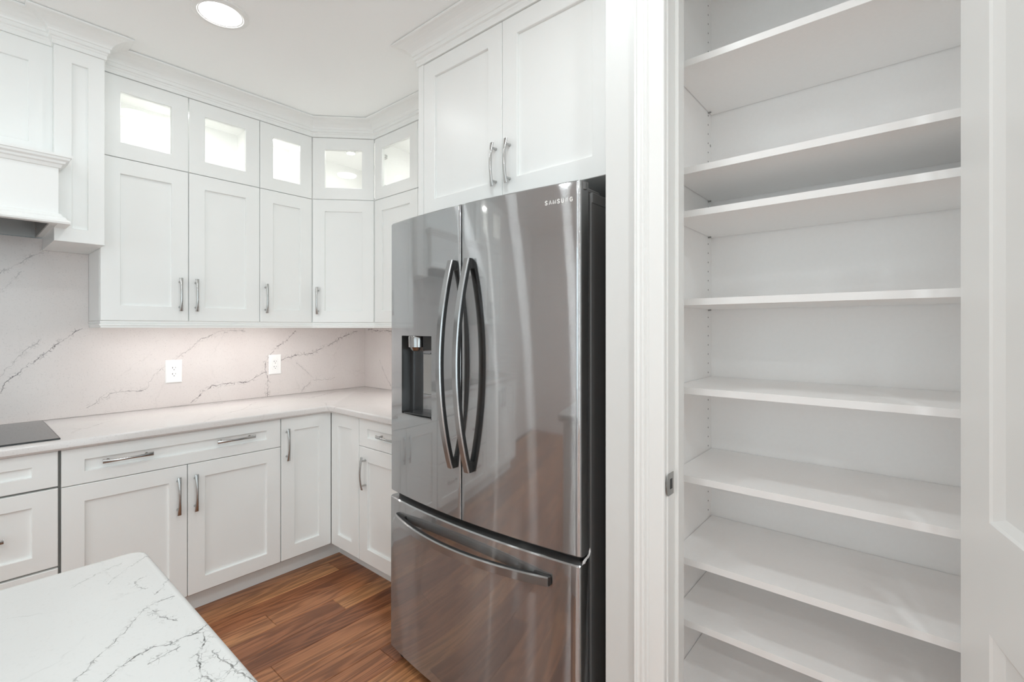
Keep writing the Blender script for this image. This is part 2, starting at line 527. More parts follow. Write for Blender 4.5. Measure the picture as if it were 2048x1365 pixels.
class Frame:
    """local face frame: u along the face, n outwards, z up"""
    def __init__(self, o, U, N):
        self.o = Vector(o); self.U = Vector(U).normalized(); self.N = Vector(N).normalized()
    def P(self, u, z, n):
        return self.o + self.U * u + self.N * n + Z * z
    def box(self, mb, u0, u1, z0, z1, n0, n1, c=0.0):
        t = MB().box(u0, u1, n0, n1, z0, z1, c)
        mb.add([self.P(p.x, p.z, p.y) for p in t.v], t.f)
        return mb

RANGE = Frame((0, 0, 0), (1, 0, 0), (0, -1, 0))        # u = X, n = distance from the range wall
SIDE = Frame((0, 0, 0), (0, 1, 0), (-1, 0, 0))         # u = Y, n = distance from the fridge wall
DA, DB = Vector((-0.558, -0.288, 0)), Vector((-0.288, -0.553, 0))
DN = Vector((-(DB - DA).y, (DB - DA).x, 0)).normalized()
if DN.dot(Vector((-1, -1, 0))) < 0:
    DN = -DN
DIAG = Frame(DA, DB - DA, DN)
DLEN = (DB - DA).length

def rect(F, u0, u1, z0, z1, n):
    return [F.P(u0, z0, n), F.P(u1, z0, n), F.P(u1, z1, n), F.P(u0, z1, n)]

def pull(F, door, u, z, n, vertical=True, length=0.168):
    """satin nickel bow pull: flared bar on two posts"""
    mb = MB()
    hl = length / 2
    loops = []
    N = 13
    for i in range(N):
        s = -1 + 2 * i / (N - 1)
        w = 0.0050 + 0.0035 * s * s
        th = 0.0045 - 0.0010 * s * s
        out = n + 0.034 - 0.011 * s * s
        ring = []
        for k in range(10):
            a = 6.28319 * k / 10
            ca, sa = math.cos(a), math.sin(a)
            q = 0.75
            da = w * math.copysign(abs(ca) ** q, ca); dn = th * math.copysign(abs(sa) ** q, sa)
            if vertical:
                ring.append(F.P(u + da, z + s * hl, out + dn))
            else:
                ring.append(F.P(u + s * hl, z + da, out + dn))
        loops.append(ring)
    mb.loops(loops, True, True, True)
    for s in (-0.76, 0.76):
        out = n + 0.034 - 0.011 * s * s
        if vertical:
            mb.tube([F.P(u, z + s * hl, n), F.P(u, z + s * hl, n + 0.004), F.P(u, z + s * hl, out)], [0.0060, 0.0048, 0.0042], 10)
        else:
            mb.tube([F.P(u + s * hl, z, n), F.P(u + s * hl, z, n + 0.004), F.P(u + s * hl, z, out)], [0.0060, 0.0048, 0.0042], 10)
    return mb.build('handle', NICK, door, smooth=50)

def shaker(F, parent, name, u0, u1, z0, z1, n, stile=0.0725, rail=None, glass=False, gap=0.0016, th=0.0215, handle=None):
    """shaker front: frame with recessed panel (or pane); n = outer face. handle = (u, z, vertical)"""
    rail = rail or stile
    u0 += gap; u1 -= gap; z0 += gap; z1 -= gap
    c = 0.0018
    i0, i1, j0, j1 = u0 + stile, u1 - stile, z0 + rail, z1 - rail
    mb = MB()
    mb.loops([rect(F, u0, u1, z0, z1, n - th), rect(F, u0, u1, z0, z1, n - c), rect(F, u0 + c, u1 - c, z0 + c, z1 - c, n),
              rect(F, i0 - c, i1 + c, j0 - c, j1 + c, n), rect(F, i0, i1, j0, j1, n - c * 1.2), rect(F, i0, i1, j0, j1, n - th),
              rect(F, u0, u1, z0, z1, n - th)])
    d = mb.build(name, CAB, parent)
    pm = MB()
    if glass:
        F.box(pm, i0 - 0.004, i1 + 0.004, j0 - 0.004, j1 + 0.004, n - 0.0125, n - 0.0085)
        pm.build('glass_pane', PANE, d)
    else:
        F.box(pm, i0 - 0.002, i1 + 0.002, j0 - 0.002, j1 + 0.002, n - th + 0.001, n - 0.0125)
        pm.build('panel', CAB, d)
    if handle:
        pull(F, d, handle[0], handle[1], n, handle[2])
    return d

def sweep(path, prof, start_dir=None, end_dir=None):
    """sweep profile [(out, z)] along plan path; the room is on the right-hand side when walking the path"""
    mb = MB()
    P = [Vector(p) for p in path]
    loops = []
    for i, p in enumerate(P):
        ns = []
        for a, bq in ((i - 1, i), (i, i + 1)):
            if a >= 0 and bq < len(P):
                d = (P[bq] - P[a]).normalized()
                ns.append(Vector((d.y, -d.x)))
        if len(ns) == 1:
            mvec = ns[0]
        else:
            mvec = (ns[0] + ns[1]); mvec = mvec / max(0.2, mvec.dot(ns[0]))
        loops.append([(p.x + mvec.x * o, p.y + mvec.y * o, zz) for o, zz in prof])
    mb.loops(loops, True, True, True)
    return mb

# ------------------------------------------------------------------ the room
fl = MB().box(-5.2, 0.4, -6.2, 0.2, -0.06, -0.012)
floor = struct(fl, 'floor', GROUT)
rng = random.Random(11)
PW = 0.1222
row = 0
y = -0.808 + 7 * PW          # first boundary behind the range wall
ROWS = []
for r in range(60):
    ya = -0.808 + (6 - r) * PW
    yb = ya - PW
    if yb < -6.2 or ya > 0.1:
        continue
    ROWS.append((ya, yb))
FIX = {6: [-1.96, -1.049, -0.15], 7: [-2.35, -0.778], 9: [-1.18, 0.0], 11: [-1.9, -0.84], 8: [-1.75, -0.35], 10: [-2.2, -1.45, -0.3], 5: [-1.5, -0.4], 12: [-1.35, -0.2]}
NEARP = []
for k, (ya, yb) in enumerate(ROWS):
    idx = round((-0.808 + 6 * PW - ya) / PW)
    joints = FIX.get(idx - 0)
    if joints is None or yb < -1.6:
        x = -5.2 + rng.uniform(0.3, 1.2); joints = []
        while x < -0.2:
            joints.append(x); x += rng.uniform(1.0, 1.9) if ya > -3.4 and True else rng.uniform(1.6, 2.2)
    else:
        joints = [j for j in joints]
        x = joints[0] - rng.uniform(1.0, 1.6)
        while x > -5.0:
            joints.insert(0, x); x -= rng.uniform(1.0, 1.7)
    xs = [-5.2] + joints + [0.35]
    for a, bq in zip(xs[:-1], xs[1:]):
        if bq - a > 0.05:
            NEARP.append((a, bq, ya, yb))
for a, bq, ya, yb in NEARP:
    g = 0.0006; c = 0.0016
    zt = rng.uniform(-0.0006, 0.0)
    mb = MB()
    A, B, Cc, D = a + g, bq - g, yb + g, ya - g
    mb.loops([[(A, Cc, -0.012), (B, Cc, -0.012), (B, D, -0.012), (A, D, -0.012)], [(A, Cc, zt - c), (B, Cc, zt - c), (B, D, zt - c), (A, D, zt - c)],
              [(A + c, Cc + c, zt), (B - c, Cc + c, zt), (B - c, D - c, zt), (A + c, D - c, zt)]], True, False, True)
    mb.build('plank', WOOD, floor)

struct(MB().box(-5.2, 0.4, -6.2, 0.2, ZC, ZC + 0.08), 'ceiling', CEIL)
struct(MB().box(-5.2, 0.12, 0.0, 0.12, 0, ZC), 'wall_range', WALL)
struct(MB().box(0.0, 0.12, -2.47, 0.0, 0, ZC), 'wall_fridge', WALL)
# partition between refrigerator and pantry, with the strip facing the kitchen
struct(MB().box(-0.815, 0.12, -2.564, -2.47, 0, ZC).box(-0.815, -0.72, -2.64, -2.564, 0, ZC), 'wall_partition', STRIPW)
# pantry shell and the wall over / right of its doorway
struct(MB().box(-0.255, 0.12, -3.40, -2.564, 0, ZC), 'wall_pantry_back', WALL)
struct(MB().box(-0.815, 0.12, -3.60, -3.345, 0, ZC).box(-0.815, -0.72, -3.345, -3.245, 0, ZC), 'wall_pantry_right', WALL)
struct(MB().box(-0.815, -0.72, -3.245, -2.64, 2.42, ZC), 'wall_over_door', WALL)
struct(MB().box(-0.815, -0.70, -6.2, -3.60, 0, ZC), 'wall_right', WALL)
# unseen walls behind the camera, two windows added to bring in fill light
def window_wall():
    struct(MB().box(-5.32, -5.2, -1.7, 0.12, 0, ZC).box(-5.32, -5.2, -6.2, -4.3, 0, ZC).box(-5.32, -5.2, -4.3, -1.7, 0, 0.08).box(-5.32, -5.2, -4.3, -1.7, 2.42, ZC), 'wall_left', WALL)
    struct(MB().box(-5.2, -4.6, -6.32, -6.2, 0, ZC).box(-0.9, -0.7, -6.32, -6.2, 0, ZC).box(-4.6, -0.9, -6.32, -6.2, 0, 0.08).box(-4.6, -0.9, -6.32, -6.2, 2.42, ZC), 'wall_back', WALL)
    f1 = MB().box(-5.27, -5.23, -4.3, -1.7, 0.08, 0.15).box(-5.27, -5.23, -4.3, -1.7, 2.35, 2.42)
    for yy in (-4.3, -3.035, -1.77):
        f1.box(-5.27, -5.23, yy, yy + 0.07, 0.15, 2.35)
    wf = struct(f1, 'added_window_1', TRIM)
    MB().box(-5.252, -5.248, -4.3, -1.7, 0.08, 2.42).build('pane', PANE, wf)
    f2 = MB().box(-4.6, -0.9, -6.27, -6.23, 0.08, 0.15).box(-4.6, -0.9, -6.27, -6.23, 2.35, 2.42)
    for xx in (-4.6, -3.38, -2.16, -0.97):
        f2.box(xx, xx + 0.07, -6.27, -6.23, 0.15, 2.35)
    wf = struct(f2, 'added_window_2', TRIM)
    MB().box(-4.6, -0.9, -6.252, -6.248, 0.08, 2.42).build('pane', PANE, wf)
window_wall()

# pantry doorway: casing, jamb with stop, strike plate
cas = [(-2.565, -0.815), (-2.565, -0.838), (-2.5685, -0.841), (-2.572, -0.838), (-2.5735, -0.8335), (-2.582, -0.832), (-2.5835, -0.836), (-2.588, -0.8375),
       (-2.591, -0.835), (-2.5925, -0.832), (-2.596, -0.8355), (-2.601, -0.8365), (-2.6035, -0.8335), (-2.605, -0.8315), (-2.6065, -0.834), (-2.640, -0.834), (-2.6445, -0.832), (-2.6465, -0.828), (-2.6465, -0.815)]
struct(MB().prism([(x, y) for y, x in cas], 0.0, 2.50), 'trim_1', TRIM)
mir = [(x, -5.895 - y) for y, x in cas]
struct(MB().prism(mir, 0.0, 2.50), 'trim_2', TRIM)
struct(MB().box(-0.834, -0.815, -3.245, -2.6466, 2.412, 2.50, 0.002), 'trim_3', TRIM)
jamb = struct(MB().box(-0.818, -0.72, -2.65, -2.6401, 0, 2.42, 0.0015).box(-0.777, -0.735, -2.661, -2.65, 0, 2.42, 0.002)
              .box(-0.818, -0.72, -3.245, -3.235, 0, 2.42).box(-0.818, -0.72, -3.235, -2.65, 2.41, 2.42), 'trim_4', TRIM)
sp = MB()
zc0, hh = 0.944, 0.0285
pl = []
for q in range(9):
    a = math.radians(90 + 180 * q / 8)
    pl.append((-0.817 + 0.012 * math.cos(a), zc0 + hh * math.sin(a)))
pl = [(-0.783, zc0 + hh)] + pl + [(-0.783, zc0 - hh)]
sp.loops([[(x, -2.6495, z) for x, z in pl], [(x, -2.6512, z) for x, z in pl]], True, True, True)
stp = sp.build('strike_plate', CHROME, jamb)
MB().box(-0.807, -0.793, -2.6516, -2.6510, zc0 - 0.013, zc0 + 0.013).build('latch_hole', SLOT, stp)

# pantry door, swung open past square
HD = math.radians(13.5)
PD = Frame((-0.842, -3.193, 0), (-math.cos(HD), -math.sin(HD), 0), (-math.sin(HD), math.cos(HD), 0))
DW, DT = 0.578, 0.035
d1 = MB()
def door_opening(mb, u0, u1, z0, z1):
    mb.loops([rect(PD, u0, u1, z0, z1, 0), rect(PD, u0 + 0.004, u1 - 0.004, z0 + 0.004, z1 - 0.004, -0.003),
              rect(PD, u0 + 0.026, u1 - 0.026, z0 + 0.016, z1 - 0.016, -0.010)], True, False, True)
ops = [(0.112, DW - 0.112, 0.20, 0.866), (0.112, DW - 0.112, 1.040, 2.26)]
us = [0, 0.112, DW - 0.112, DW]; zs = [0.012, 0.20, 0.866, 1.040, 2.26, 2.405]
for i in range(3):
    for j in range(5):
        if i == 1 and j in (1, 3):
            continue
        q = rect(PD, us[i], us[i + 1], zs[j], zs[j + 1], 0)
        d1.add(q, [(0, 1, 2, 3)])
for o in ops:
    door_opening(d1, *o)
d1.loops([rect(PD, 0, DW, 0.012, 2.405, 0), rect(PD, 0, DW, 0.012, 2.405, -DT)], True, False, True)
door1 = struct(d1, 'door_1', TRIM)
for zz in (0.25, 1.25, 2.2):
    MB().tube([PD.P(-0.005, zz, -DT - 0.004), PD.P(-0.005, zz + 0.09, -DT - 0.004)], 0.006, 10).build('hinge', NICK, door1)
kb = MB()
for s, n0 in ((1, 0.0), (-1, -DT)):
    kb.tube([PD.P(DW - 0.06, 0.95, n0), PD.P(DW - 0.06, 0.95, n0 + s * 0.008), PD.P(DW - 0.06, 0.95, n0 + s * 0.03), PD.P(DW - 0.06, 0.95, n0 + s * 0.05), PD.P(DW - 0.06, 0.95, n0 + s * 0.058)],
            [0.028, 0.012, 0.012, 0.027, 0.012], 16)
kb.build('door_knob', NICK, door1, smooth=40)

# ------------------------------------------------------------------ pantry shelving
pan = thing('pantry_shelving', 'tall white built-in pantry shelving with nine deep shelves behind the open doorway', 'shelving', (-0.45, -2.90, 0.0))
PYL, PYR, PXF, PXB = -2.583, -3.325, -0.635, -0.262
MB().box(PXF - 0.004, PXB, PYL, PYL + 0.018, 0.0, 2.60, 0.001).build('side_panel', MELA, pan)
MB().box(PXF - 0.004, PXB, PYR - 0.018, PYR, 0.0, 2.60, 0.001).build('side_panel', MELA, pan)
MB().box(PXB, PXB + 0.006, PYR - 0.018, PYL + 0.018, 0.0, 2.60).build('back_panel', MELA, pan)
SH = [2.1185, 1.8093, 1.6840, 1.4305, 1.1755, 0.9215, 0.6840, 0.5060, 0.314, 0.10]
for zt in SH:
    s = MB().box(PXF + 0.0006, PXB - 0.004, PYR + 0.0015, PYL - 0.0018, zt - 0.0188, zt).build('shelf', MELA, pan)
    MB().box(PXF, PXF + 0.0006, PYR + 0.0015, PYL - 0.0018, zt - 0.0188, zt).build('edge_band', EDGE, s)
    for xx in (PXF + 0.05, PXB - 0.034):
        MB().tube([(xx, PYL, zt - 0.0222), (xx, PYL - 0.010, zt - 0.0212)], 0.0023, 8).build('shelf_pin', CHROME, s)
ph = MB()
zz = 0.2
while zz < 2.5:
    for xx in (PXB - 0.034, PXF + 0.05):
        for yy, dy in ((PYL, -0.0003), (PYR, 0.0003)):
            ph.tube([(xx, yy, zz), (xx, yy + dy, zz)], 0.0026, 8)
    zz += 0.032
ph.build('pin_holes', SLOT, pan, kind='stuff')
cmk = MB()
cmk.tube([(PXB - 0.010, PYL, 1.99), (PXB - 0.010, PYL - 0.0006, 1.99)], 0.005, 10)
cmk.build('cam_cap', CHROME, pan)

# ------------------------------------------------------------------ upper cabinets
ZUB, ZUD, ZUT = 1.381, 2.147, 2.531
WD = 0.288                 # face of the wall-cabinet doors
def cabinet_box(F, root, u0, u1, z0, z1, depth, n0=0.003, open_front=True):
    t = 0.018
    if open_front:
        F.box(MB(), 0, 0, 0, 0, 0, 0)
        mb = MB()
        F.box(mb, u0, u0 + t, z0, z1, n0, depth); F.box(mb, u1 - t, u1, z0, z1, n0, depth)
        F.box(mb, u0 + t, u1 - t, z0, z0 + t, n0, depth); F.box(mb, u0 + t, u1 - t, z1 - t, z1, n0, depth)
        F.box(mb, u0 + t, u1 - t, z0 + t, z1 - t, n0, n0 + 0.006)
        return mb.build('body', EDGE, root)
    mb = MB(); F.box(mb, u0, u1, z0, z1, n0, depth)
    return mb.build('body', CAB, root)

def puck(root, x, y, z, k=1.0):
    MB().lathe((x, y, z), [(0.034, 0.0), (0.034, -0.010), (0.026, -0.012)], 20, cap0=True).build('puck_light', TRIM, root)
    MB().lathe((x, y, z - 0.0121), [(0.0255, 0.0), (0.0005, -0.0005)], 20).build('puck_lens', PUCKL, root)
    l = bpy.data.lights.new('puck_lamp', 'AREA'); l.shape = 'DISK'; l.size = 0.05; l.energy = PUCK_W * k; l.color = (1, 0.98, 0.95)
    o = bpy.data.objects.new('puck_lamp', l); o.location = (x, y, z - 0.016); COL.objects.link(o)

def wall_unit(F, u0, u1, doors, glass, label, group, handles):
    z0, z1 = (ZUD, ZUT) if glass else (ZUB, ZUD)
    c = F.P((u0 + u1) / 2, 0, WD / 2)
    root = thing('glass_wall_cabinet' if glass else 'wall_cabinet', label, 'cabinet', (c.x, c.y, z0), group)
    cabinet_box(F, root, u0 + 0.0005, u1 - 0.0005, z0 + 0.0006, z1 - 0.0006, WD - 0.0215, open_front=glass)
    if not glass:
        mb = MB(); F.box(mb, u0 + 0.004, u1 - 0.004, z0 + 0.004, z1 - 0.004, WD - 0.0214, WD - 0.0212); mb.build('gap_shade', SHADOWGAP, root)  # thin dark sheet standing in for shade in the door gaps
    for i, (a, bq) in enumerate(doors):
        h = handles[i] if handles else None
        shaker(F, root, 'door', a, bq, z0, z1, WD, glass=glass, handle=(h, 1.5165, True) if (h is not None and not glass) else None)
    if glass:
        puck(root, c.x, c.y, z1 - 0.0195, 0.5 if u1 - u0 < 0.4 else 1.0)
    return root

GW, GG = 'closed wall cabinets above the backsplash', 'lit glass-front cabinets under the ceiling crown'
UX0, UX1, UX2, UX3 = -1.5615, -1.213, -0.8655, -0.558
wall_unit(RANGE, UX0, UX2, [(UX0, UX1), (UX1, UX2)], False, 'white two-door shaker wall cabinet beside the range hood column', GW, [-1.2515, -1.1815])
wall_unit(RANGE, UX2, UX3, [(UX2, UX3)], False, 'narrow white one-door wall cabinet left of the angled corner cabinet', GW, [-0.835])
wall_unit(RANGE, UX0, UX2, [(UX0, UX1), (UX1, UX2)], True, 'lit white two-door glass cabinet next to the range hood column', GG, None)
wall_unit(RANGE, UX2, UX3, [(UX2, UX3)], True, 'lit narrow one-door glass cabinet left of the angled corner cabinet', GG, None)
RY1 = -0.978
wall_unit(SIDE, RY1 - 0.425, -0.5535, [(RY1, -0.5535), (RY1 - 0.425, RY1)], False, 'white shaker wall cabinet on the refrigerator wall, half hidden by the refrigerator', GW, [RY1 + 0.036, RY1 - 0.036])
wall_unit(SIDE, RY1 - 0.425, -0.5535, [(RY1, -0.5535), (RY1 - 0.425, RY1)], True, 'lit glass cabinet with visible hinge, between corner and refrigerator enclosure', GG, None)
# angled corner cabinets
for glass in (False, True):
    z0, z1 = (ZUD, ZUT) if glass else (ZUB, ZUD)
    root = thing('glass_wall_cabinet' if glass else 'wall_cabinet',
                 'lit glass cabinet set diagonally across the corner' if glass else 'white one-door wall cabinet set diagonally across the corner', 'cabinet', (-0.28, -0.28, z0), GG if glass else GW)
    t = 0.018
    k = 0.0215
    pa, pb = DA - DN * k, DB - DN * k
    poly = [(-0.5575, -0.003), (-0.003, -0.003), (-0.003, -0.553), (pb.x, -0.553), (-0.5575, pa.y)]
    mb = MB()
    if glass:
        mb.prism(poly, z0 + 0.0006, z0 + t); mb.prism(poly, z1 - t, z1 - 0.0006)
        mb.box(-0.5575, -0.5395, pa.y, -0.003, z0 + t, z1 - t); mb.box(pb.x, -0.003, -0.553, -0.535, z0 + t, z1 - t)
        mb.box(-0.5395, -0.003, -0.009, -0.003, z0 + t, z1 - t); mb.box(-0.009, -0.003, -0.535, -0.009, z0 + t, z1 - t)
        puck(root, -0.30, -0.30, z1 - 0.0195, 0.65)
    else:
        mb.prism(poly, z0 + 0.0006, z1 - 0.0006)
    mb.build('body', EDGE if glass else CAB, root)
    shaker(DIAG, root, 'door', 0.0015, DLEN - 0.0035, z0, z1, 0.0, glass=glass, handle=None if glass else (0.036, 1.5165, True))
    if glass:
        # euro hinges seen through the pane of the neighbour
        pass
# hinges inside the right glass cabinet
GR = [o for o in COL.objects if o.name.startswith('glass_wall_cabinet') and 'hinge' in o.get('label', '')][0]
for zz in (2.235, 2.425):
    MB().box(-0.262, -0.225, -0.600, -0.5725, zz - 0.012, zz + 0.012, 0.002).box(-0.268, -0.235, -0.615, -0.598, zz - 0.007, zz + 0.007, 0.002).build('hinge', NICK, GR)

# light rail under the wall cabinets, crown at the ceiling
rail_p = [(-0.018, ZUB - 0.0005), (0.0, ZUB - 0.0005), (0.0, ZUB - 0.010), (-0.003, ZUB - 0.012), (0.0025, ZUB - 0.0155), (0.0025, ZUB - 0.021), (-0.002, ZUB - 0.024), (-0.002, ZUB - 0.032), (-0.018, ZUB - 0.032)]
UPATH = [(UX0, -0.002), (UX0, -WD), (UX3, -WD), (-WD, -0.553), (-WD, -1.412)]
UPATH = [(a, b2) for a, b2 in UPATH]
def left_sweep(path, prof):
    """room lies on the left-hand side: reverse so that it lies on the right"""
    return sweep(list(path), prof)
struct(left_sweep(UPATH, rail_p), 'trim_5', CAB)
crown_p = [(-0.018, 2.5315), (0.006, 2.5315), (0.006, 2.548), (0.009, 2.553), (0.009, 2.558), (0.016, 2.562), (0.016, 2.576), (0.020, 2.5785)]
for q in range(1, 9):
    a = math.radians(90 * q / 8)
    crown_p.append((0.020 + 0.064 * (1 - math.cos(a)) ** 0.9, 2.5785 + 0.041 * math.sin(a) ** 1.1))
crown_p += [(0.088, 2.6215), (0.088, 2.6272), (0.080, 2.6274), (0.079, 2.6297), (-0.018, 2.6297)]
struct(sweep([(UX0, -WD), (UX3, -WD), (-WD, -0.553), (-WD, -1.412)], crown_p), 'trim_6', CAB)
struct(sweep([(-0.29, -1.413), (-0.63, -1.413), (-0.63, -2.469)], crown_p), 'trim_7', CAB)

# under-cabinet light strips
def strip(loc, ln, rot, label):
    t = thing('light_strip', label, 'light', (loc[0], loc[1], loc[2]), 'light strips under the wall cabinets')
    F = Frame((loc[0], loc[1], 0), (math.cos(rot), math.sin(rot), 0), (math.sin(rot), -math.cos(rot), 0))
    mb = MB(); F.box(mb, -ln / 2, ln / 2, loc[2] - 0.010, loc[2], -0.012, 0.012); mb.build('housing', TRIM, t)
    mb = MB(); F.box(mb, -ln / 2 + 0.005, ln / 2 - 0.005, loc[2] - 0.0112, loc[2] - 0.0101, -0.008, 0.008); mb.build('lens', STRIPL, t)
    area('strip_lamp', (loc[0], loc[1], loc[2] - 0.014), ln - 0.02, STRIP_W * ln, rot=(0, 0, rot), size_y=0.014, color=(1, 0.96, 0.94))
strip((-1.06, -0.235, ZUB), 0.92, 0.0, 'slim light strip under the two-door and narrow wall cabinets')
strip((-0.235, -0.98, ZUB), 0.72, math.radians(90), 'slim light strip under the wall cabinet beside the refrigerator')

# ------------------------------------------------------------------ range hood
HC = -2.185
def mx(x): return 2 * HC - x
hood = thing('range_hood', 'white wooden mantel range hood with panelled columns above the cooktop', 'range hood', (HC, -0.25, 1.7))
CX0, CX1 = -1.725, -1.5625
ZCB = 1.712
def column(x0, x1):
    mb = MB().box(x0, x1, -0.382, -0.002, ZCB, 2.5310)
    mb.build('column', CAB, hood)
    shaker(RANGE, hood, 'column_panel', x0, x1, ZCB, 2.531, 0.402, stile=0.056, rail=0.0585, gap=0.0)
column(CX0, CX1)
column(mx(CX1), mx(CX0))
shaker(RANGE, hood, 'chimney_panel', mx(CX0) - 0.0005, CX0 + 0.0005, 2.03, 2.531, 0.36, stile=0.072, rail=0.085, gap=0.0)
MB().box(mx(CX0) + 0.001, CX0 - 0.001, -0.34, -0.002, 2.03, 2.531).build('chimney', CAB, hood)
# apron box, open below, with the steel liner inside
ap = MB()
AX0, AX1, AY = mx(-1.721), -1.721, -0.50
ap.box(AX0, AX1, AY, AY + 0.02, 1.775, 2.03, 0.001)
ap.build('apron', CAB, hood)
MB().box(AX1 - 0.022, AX1, AY + 0.0201, -0.0125, 1.772, 2.03).build('apron_side', CAB, hood)
MB().box(AX0, AX0 + 0.022, AY + 0.0201, -0.0125, 1.772, 2.03).build('apron_side', CAB, hood)
man = [(0, 1.992), (0.005, 1.994), (0.006, 2.000), (0.014, 2.003), (0.016, 2.010), (0.027, 2.014), (0.030, 2.020), (0.034, 2.021), (0.034, 2.031), (0, 2.031)]
man = [(0.0, 1.990), (0.006, 1.992), (0.010, 2.004), (0.018, 2.008), (0.020, 2.016), (0.030, 2.022), (0.032, 2.030), (0.036, 2.032), (0.036, 2.042), (-0.02, 2.042)]
pth = [(AX1, -0.403), (AX1, AY), (AX0, AY), (AX0, -0.403)]
def outward(path, prof):
    return sweep(path[::-1], prof)
outward(pth, man).build('mantel_moulding', CAB, hood)
MB().box(AX0, AX1, AY, -0.34, 2.031, 2.041).build('mantel_top', CAB, hood)
bot = [(-0.004, 1.765), (0.032, 1.765), (0.034, 1.772), (0.030, 1.778), (0.022, 1.782), (0.020, 1.790), (0.010, 1.796), (0.006, 1.806), (0.0, 1.808)]
outward(pth, bot).build('bottom_moulding', CAB, hood)
ln = MB()
LX0, LX1 = mx(-1.7495), -1.7495
ln.box(LX1, LX1 + 0.004, AY + 0.022, -0.0125, 1.768, 1.90); ln.box(LX0 - 0.004, LX0, AY + 0.022, -0.0125, 1.768, 1.90)
ln.box(LX0, LX1, AY + 0.0215, AY + 0.026, 1.768, 1.90); ln.box(LX0, LX1, -0.017, -0.0125, 1.768, 1.90)
ln.box(LX0, LX1, AY + 0.026, -0.017, 1.86, 1.865)
ln.build('steel_liner', LINER, hood)
for i in range(2):
    xa = LX0 + 0.03 + i * (LX1 - LX0 - 0.03) / 2
    MB().box(xa, xa + (LX1 - LX0) / 2 - 0.05, AY + 0.08, -0.06, 1.852, 1.8595, 0.002).build('filter', NICK, hood)
MB().lathe((LX1 - 0.0035, -0.10, 1.795), [(0.004, 0.0), (0.003, -0.002)], 8, axis='X', cap1=True).build('screw', NICK, hood)
struct(sweep([(CX1, -0.29), (CX1, -0.402), (CX0, -0.402), (CX0, -0.36), (mx(CX0), -0.36), (mx(CX0), -0.402), (mx(CX1), -0.402), (mx(CX1), -0.29)][::-1], crown_p), 'trim_8', CAB)

# cabinets left of the hood (seen in the refrigerator's reflection)
ML0, ML1 = mx(UX2), mx(UX0)
wall_unit(RANGE, ML0, ML1, [(ML0, (ML0 + ML1) / 2), ((ML0 + ML1) / 2, ML1)], False, 'white two-door wall cabinet on the far side of the range hood', GW, [(ML0 + ML1) / 2 - 0.036, (ML0 + ML1) / 2 + 0.036])
wall_unit(RANGE, ML0, ML1, [(ML0, (ML0 + ML1) / 2), ((ML0 + ML1) / 2, ML1)], True, 'lit glass cabinet on the far side of the range hood', GG, None)

# ------------------------------------------------------------------ base cabinets
ZBB, ZBD, ZBT, BF = 0.124, 0.7265, 0.8735, 0.61
TOE = 0.496
def base_root(F, u0, u1, label, z1=0.876):
    c = F.P((u0 + u1) / 2, 0, BF / 2)
    root = thing('base_cabinet', label, 'cabinet', (c.x, c.y, 0), 'base cabinets under the L-shaped worktop')
    mb = MB(); F.box(mb, u0 + 0.0005, u1 - 0.0005, 0.115, z1 - 0.002, 0.003, BF - 0.0215); mb.build('body', SHADOWGAP, root)  # body painted grey so the gaps between fronts look shaded
    return root
def toe_kick(F, root, u0, u1):
    mb = MB(); F.box(mb, u0, u1, 0.0, 0.1149, TOE - 0.02, TOE); mb.build('toe_kick', CAB, root)

# drawer stack below the cooktop
SX0, SX1 = mx(-1.733), -1.733
r = base_root(RANGE, SX0, SX1, 'white drawer base cabinet beneath the cooktop at the left edge')
for z0, z1 in ((0.7345, ZBT), (0.4265, 0.7295), (ZBB, 0.4215)):
    small = z1 - z0 < 0.2
    shaker(RANGE, r, 'drawer_front', SX0, SX1, z0, z1, BF, stile=0.0715, rail=0.05 if small else 0.0575)
    if small:
        continue
    d = [c for c in r.children if c.name.startswith('drawer_front')][-1]
    pull(RANGE, d, -1.963, (z0 + z1) / 2, BF, False)
    pull(RANGE, d, mx(-1.963), (z0 + z1) / 2, BF, False)
toe_kick(RANGE, r, SX0, SX1)
# two-door cabinet with a wide drawer
BX0, BX1, BX2 = -1.7265, -1.3065, -0.8905
r = base_root(RANGE, BX0, BX2, 'white base cabinet with one wide drawer and two doors right of the cooktop')
d = shaker(RANGE, r, 'drawer_front', BX0, BX2, ZBD, ZBT, BF, stile=0.0685, rail=0.0495)
pull(RANGE, d, -1.522, 0.8075, BF, False); pull(RANGE, d, -1.1075, 0.8095, BF, False)
shaker(RANGE, r, 'door', BX0, BX1, ZBB, ZBD, BF, stile=0.0685, handle=(-1.344, 0.5955, True))
shaker(RANGE, r, 'door', BX1, BX2, ZBB, ZBD, BF, stile=0.0685, handle=(-1.277, 0.594, True))
toe_kick(RANGE, r, BX0, BX2)
# filler strip between the two, its grey standing in for shade in the gap
MB().box(SX1, BX0, -BF + 0.0216, -0.003, 0.0, 0.874).build('filler', SHADOWGAP, r)
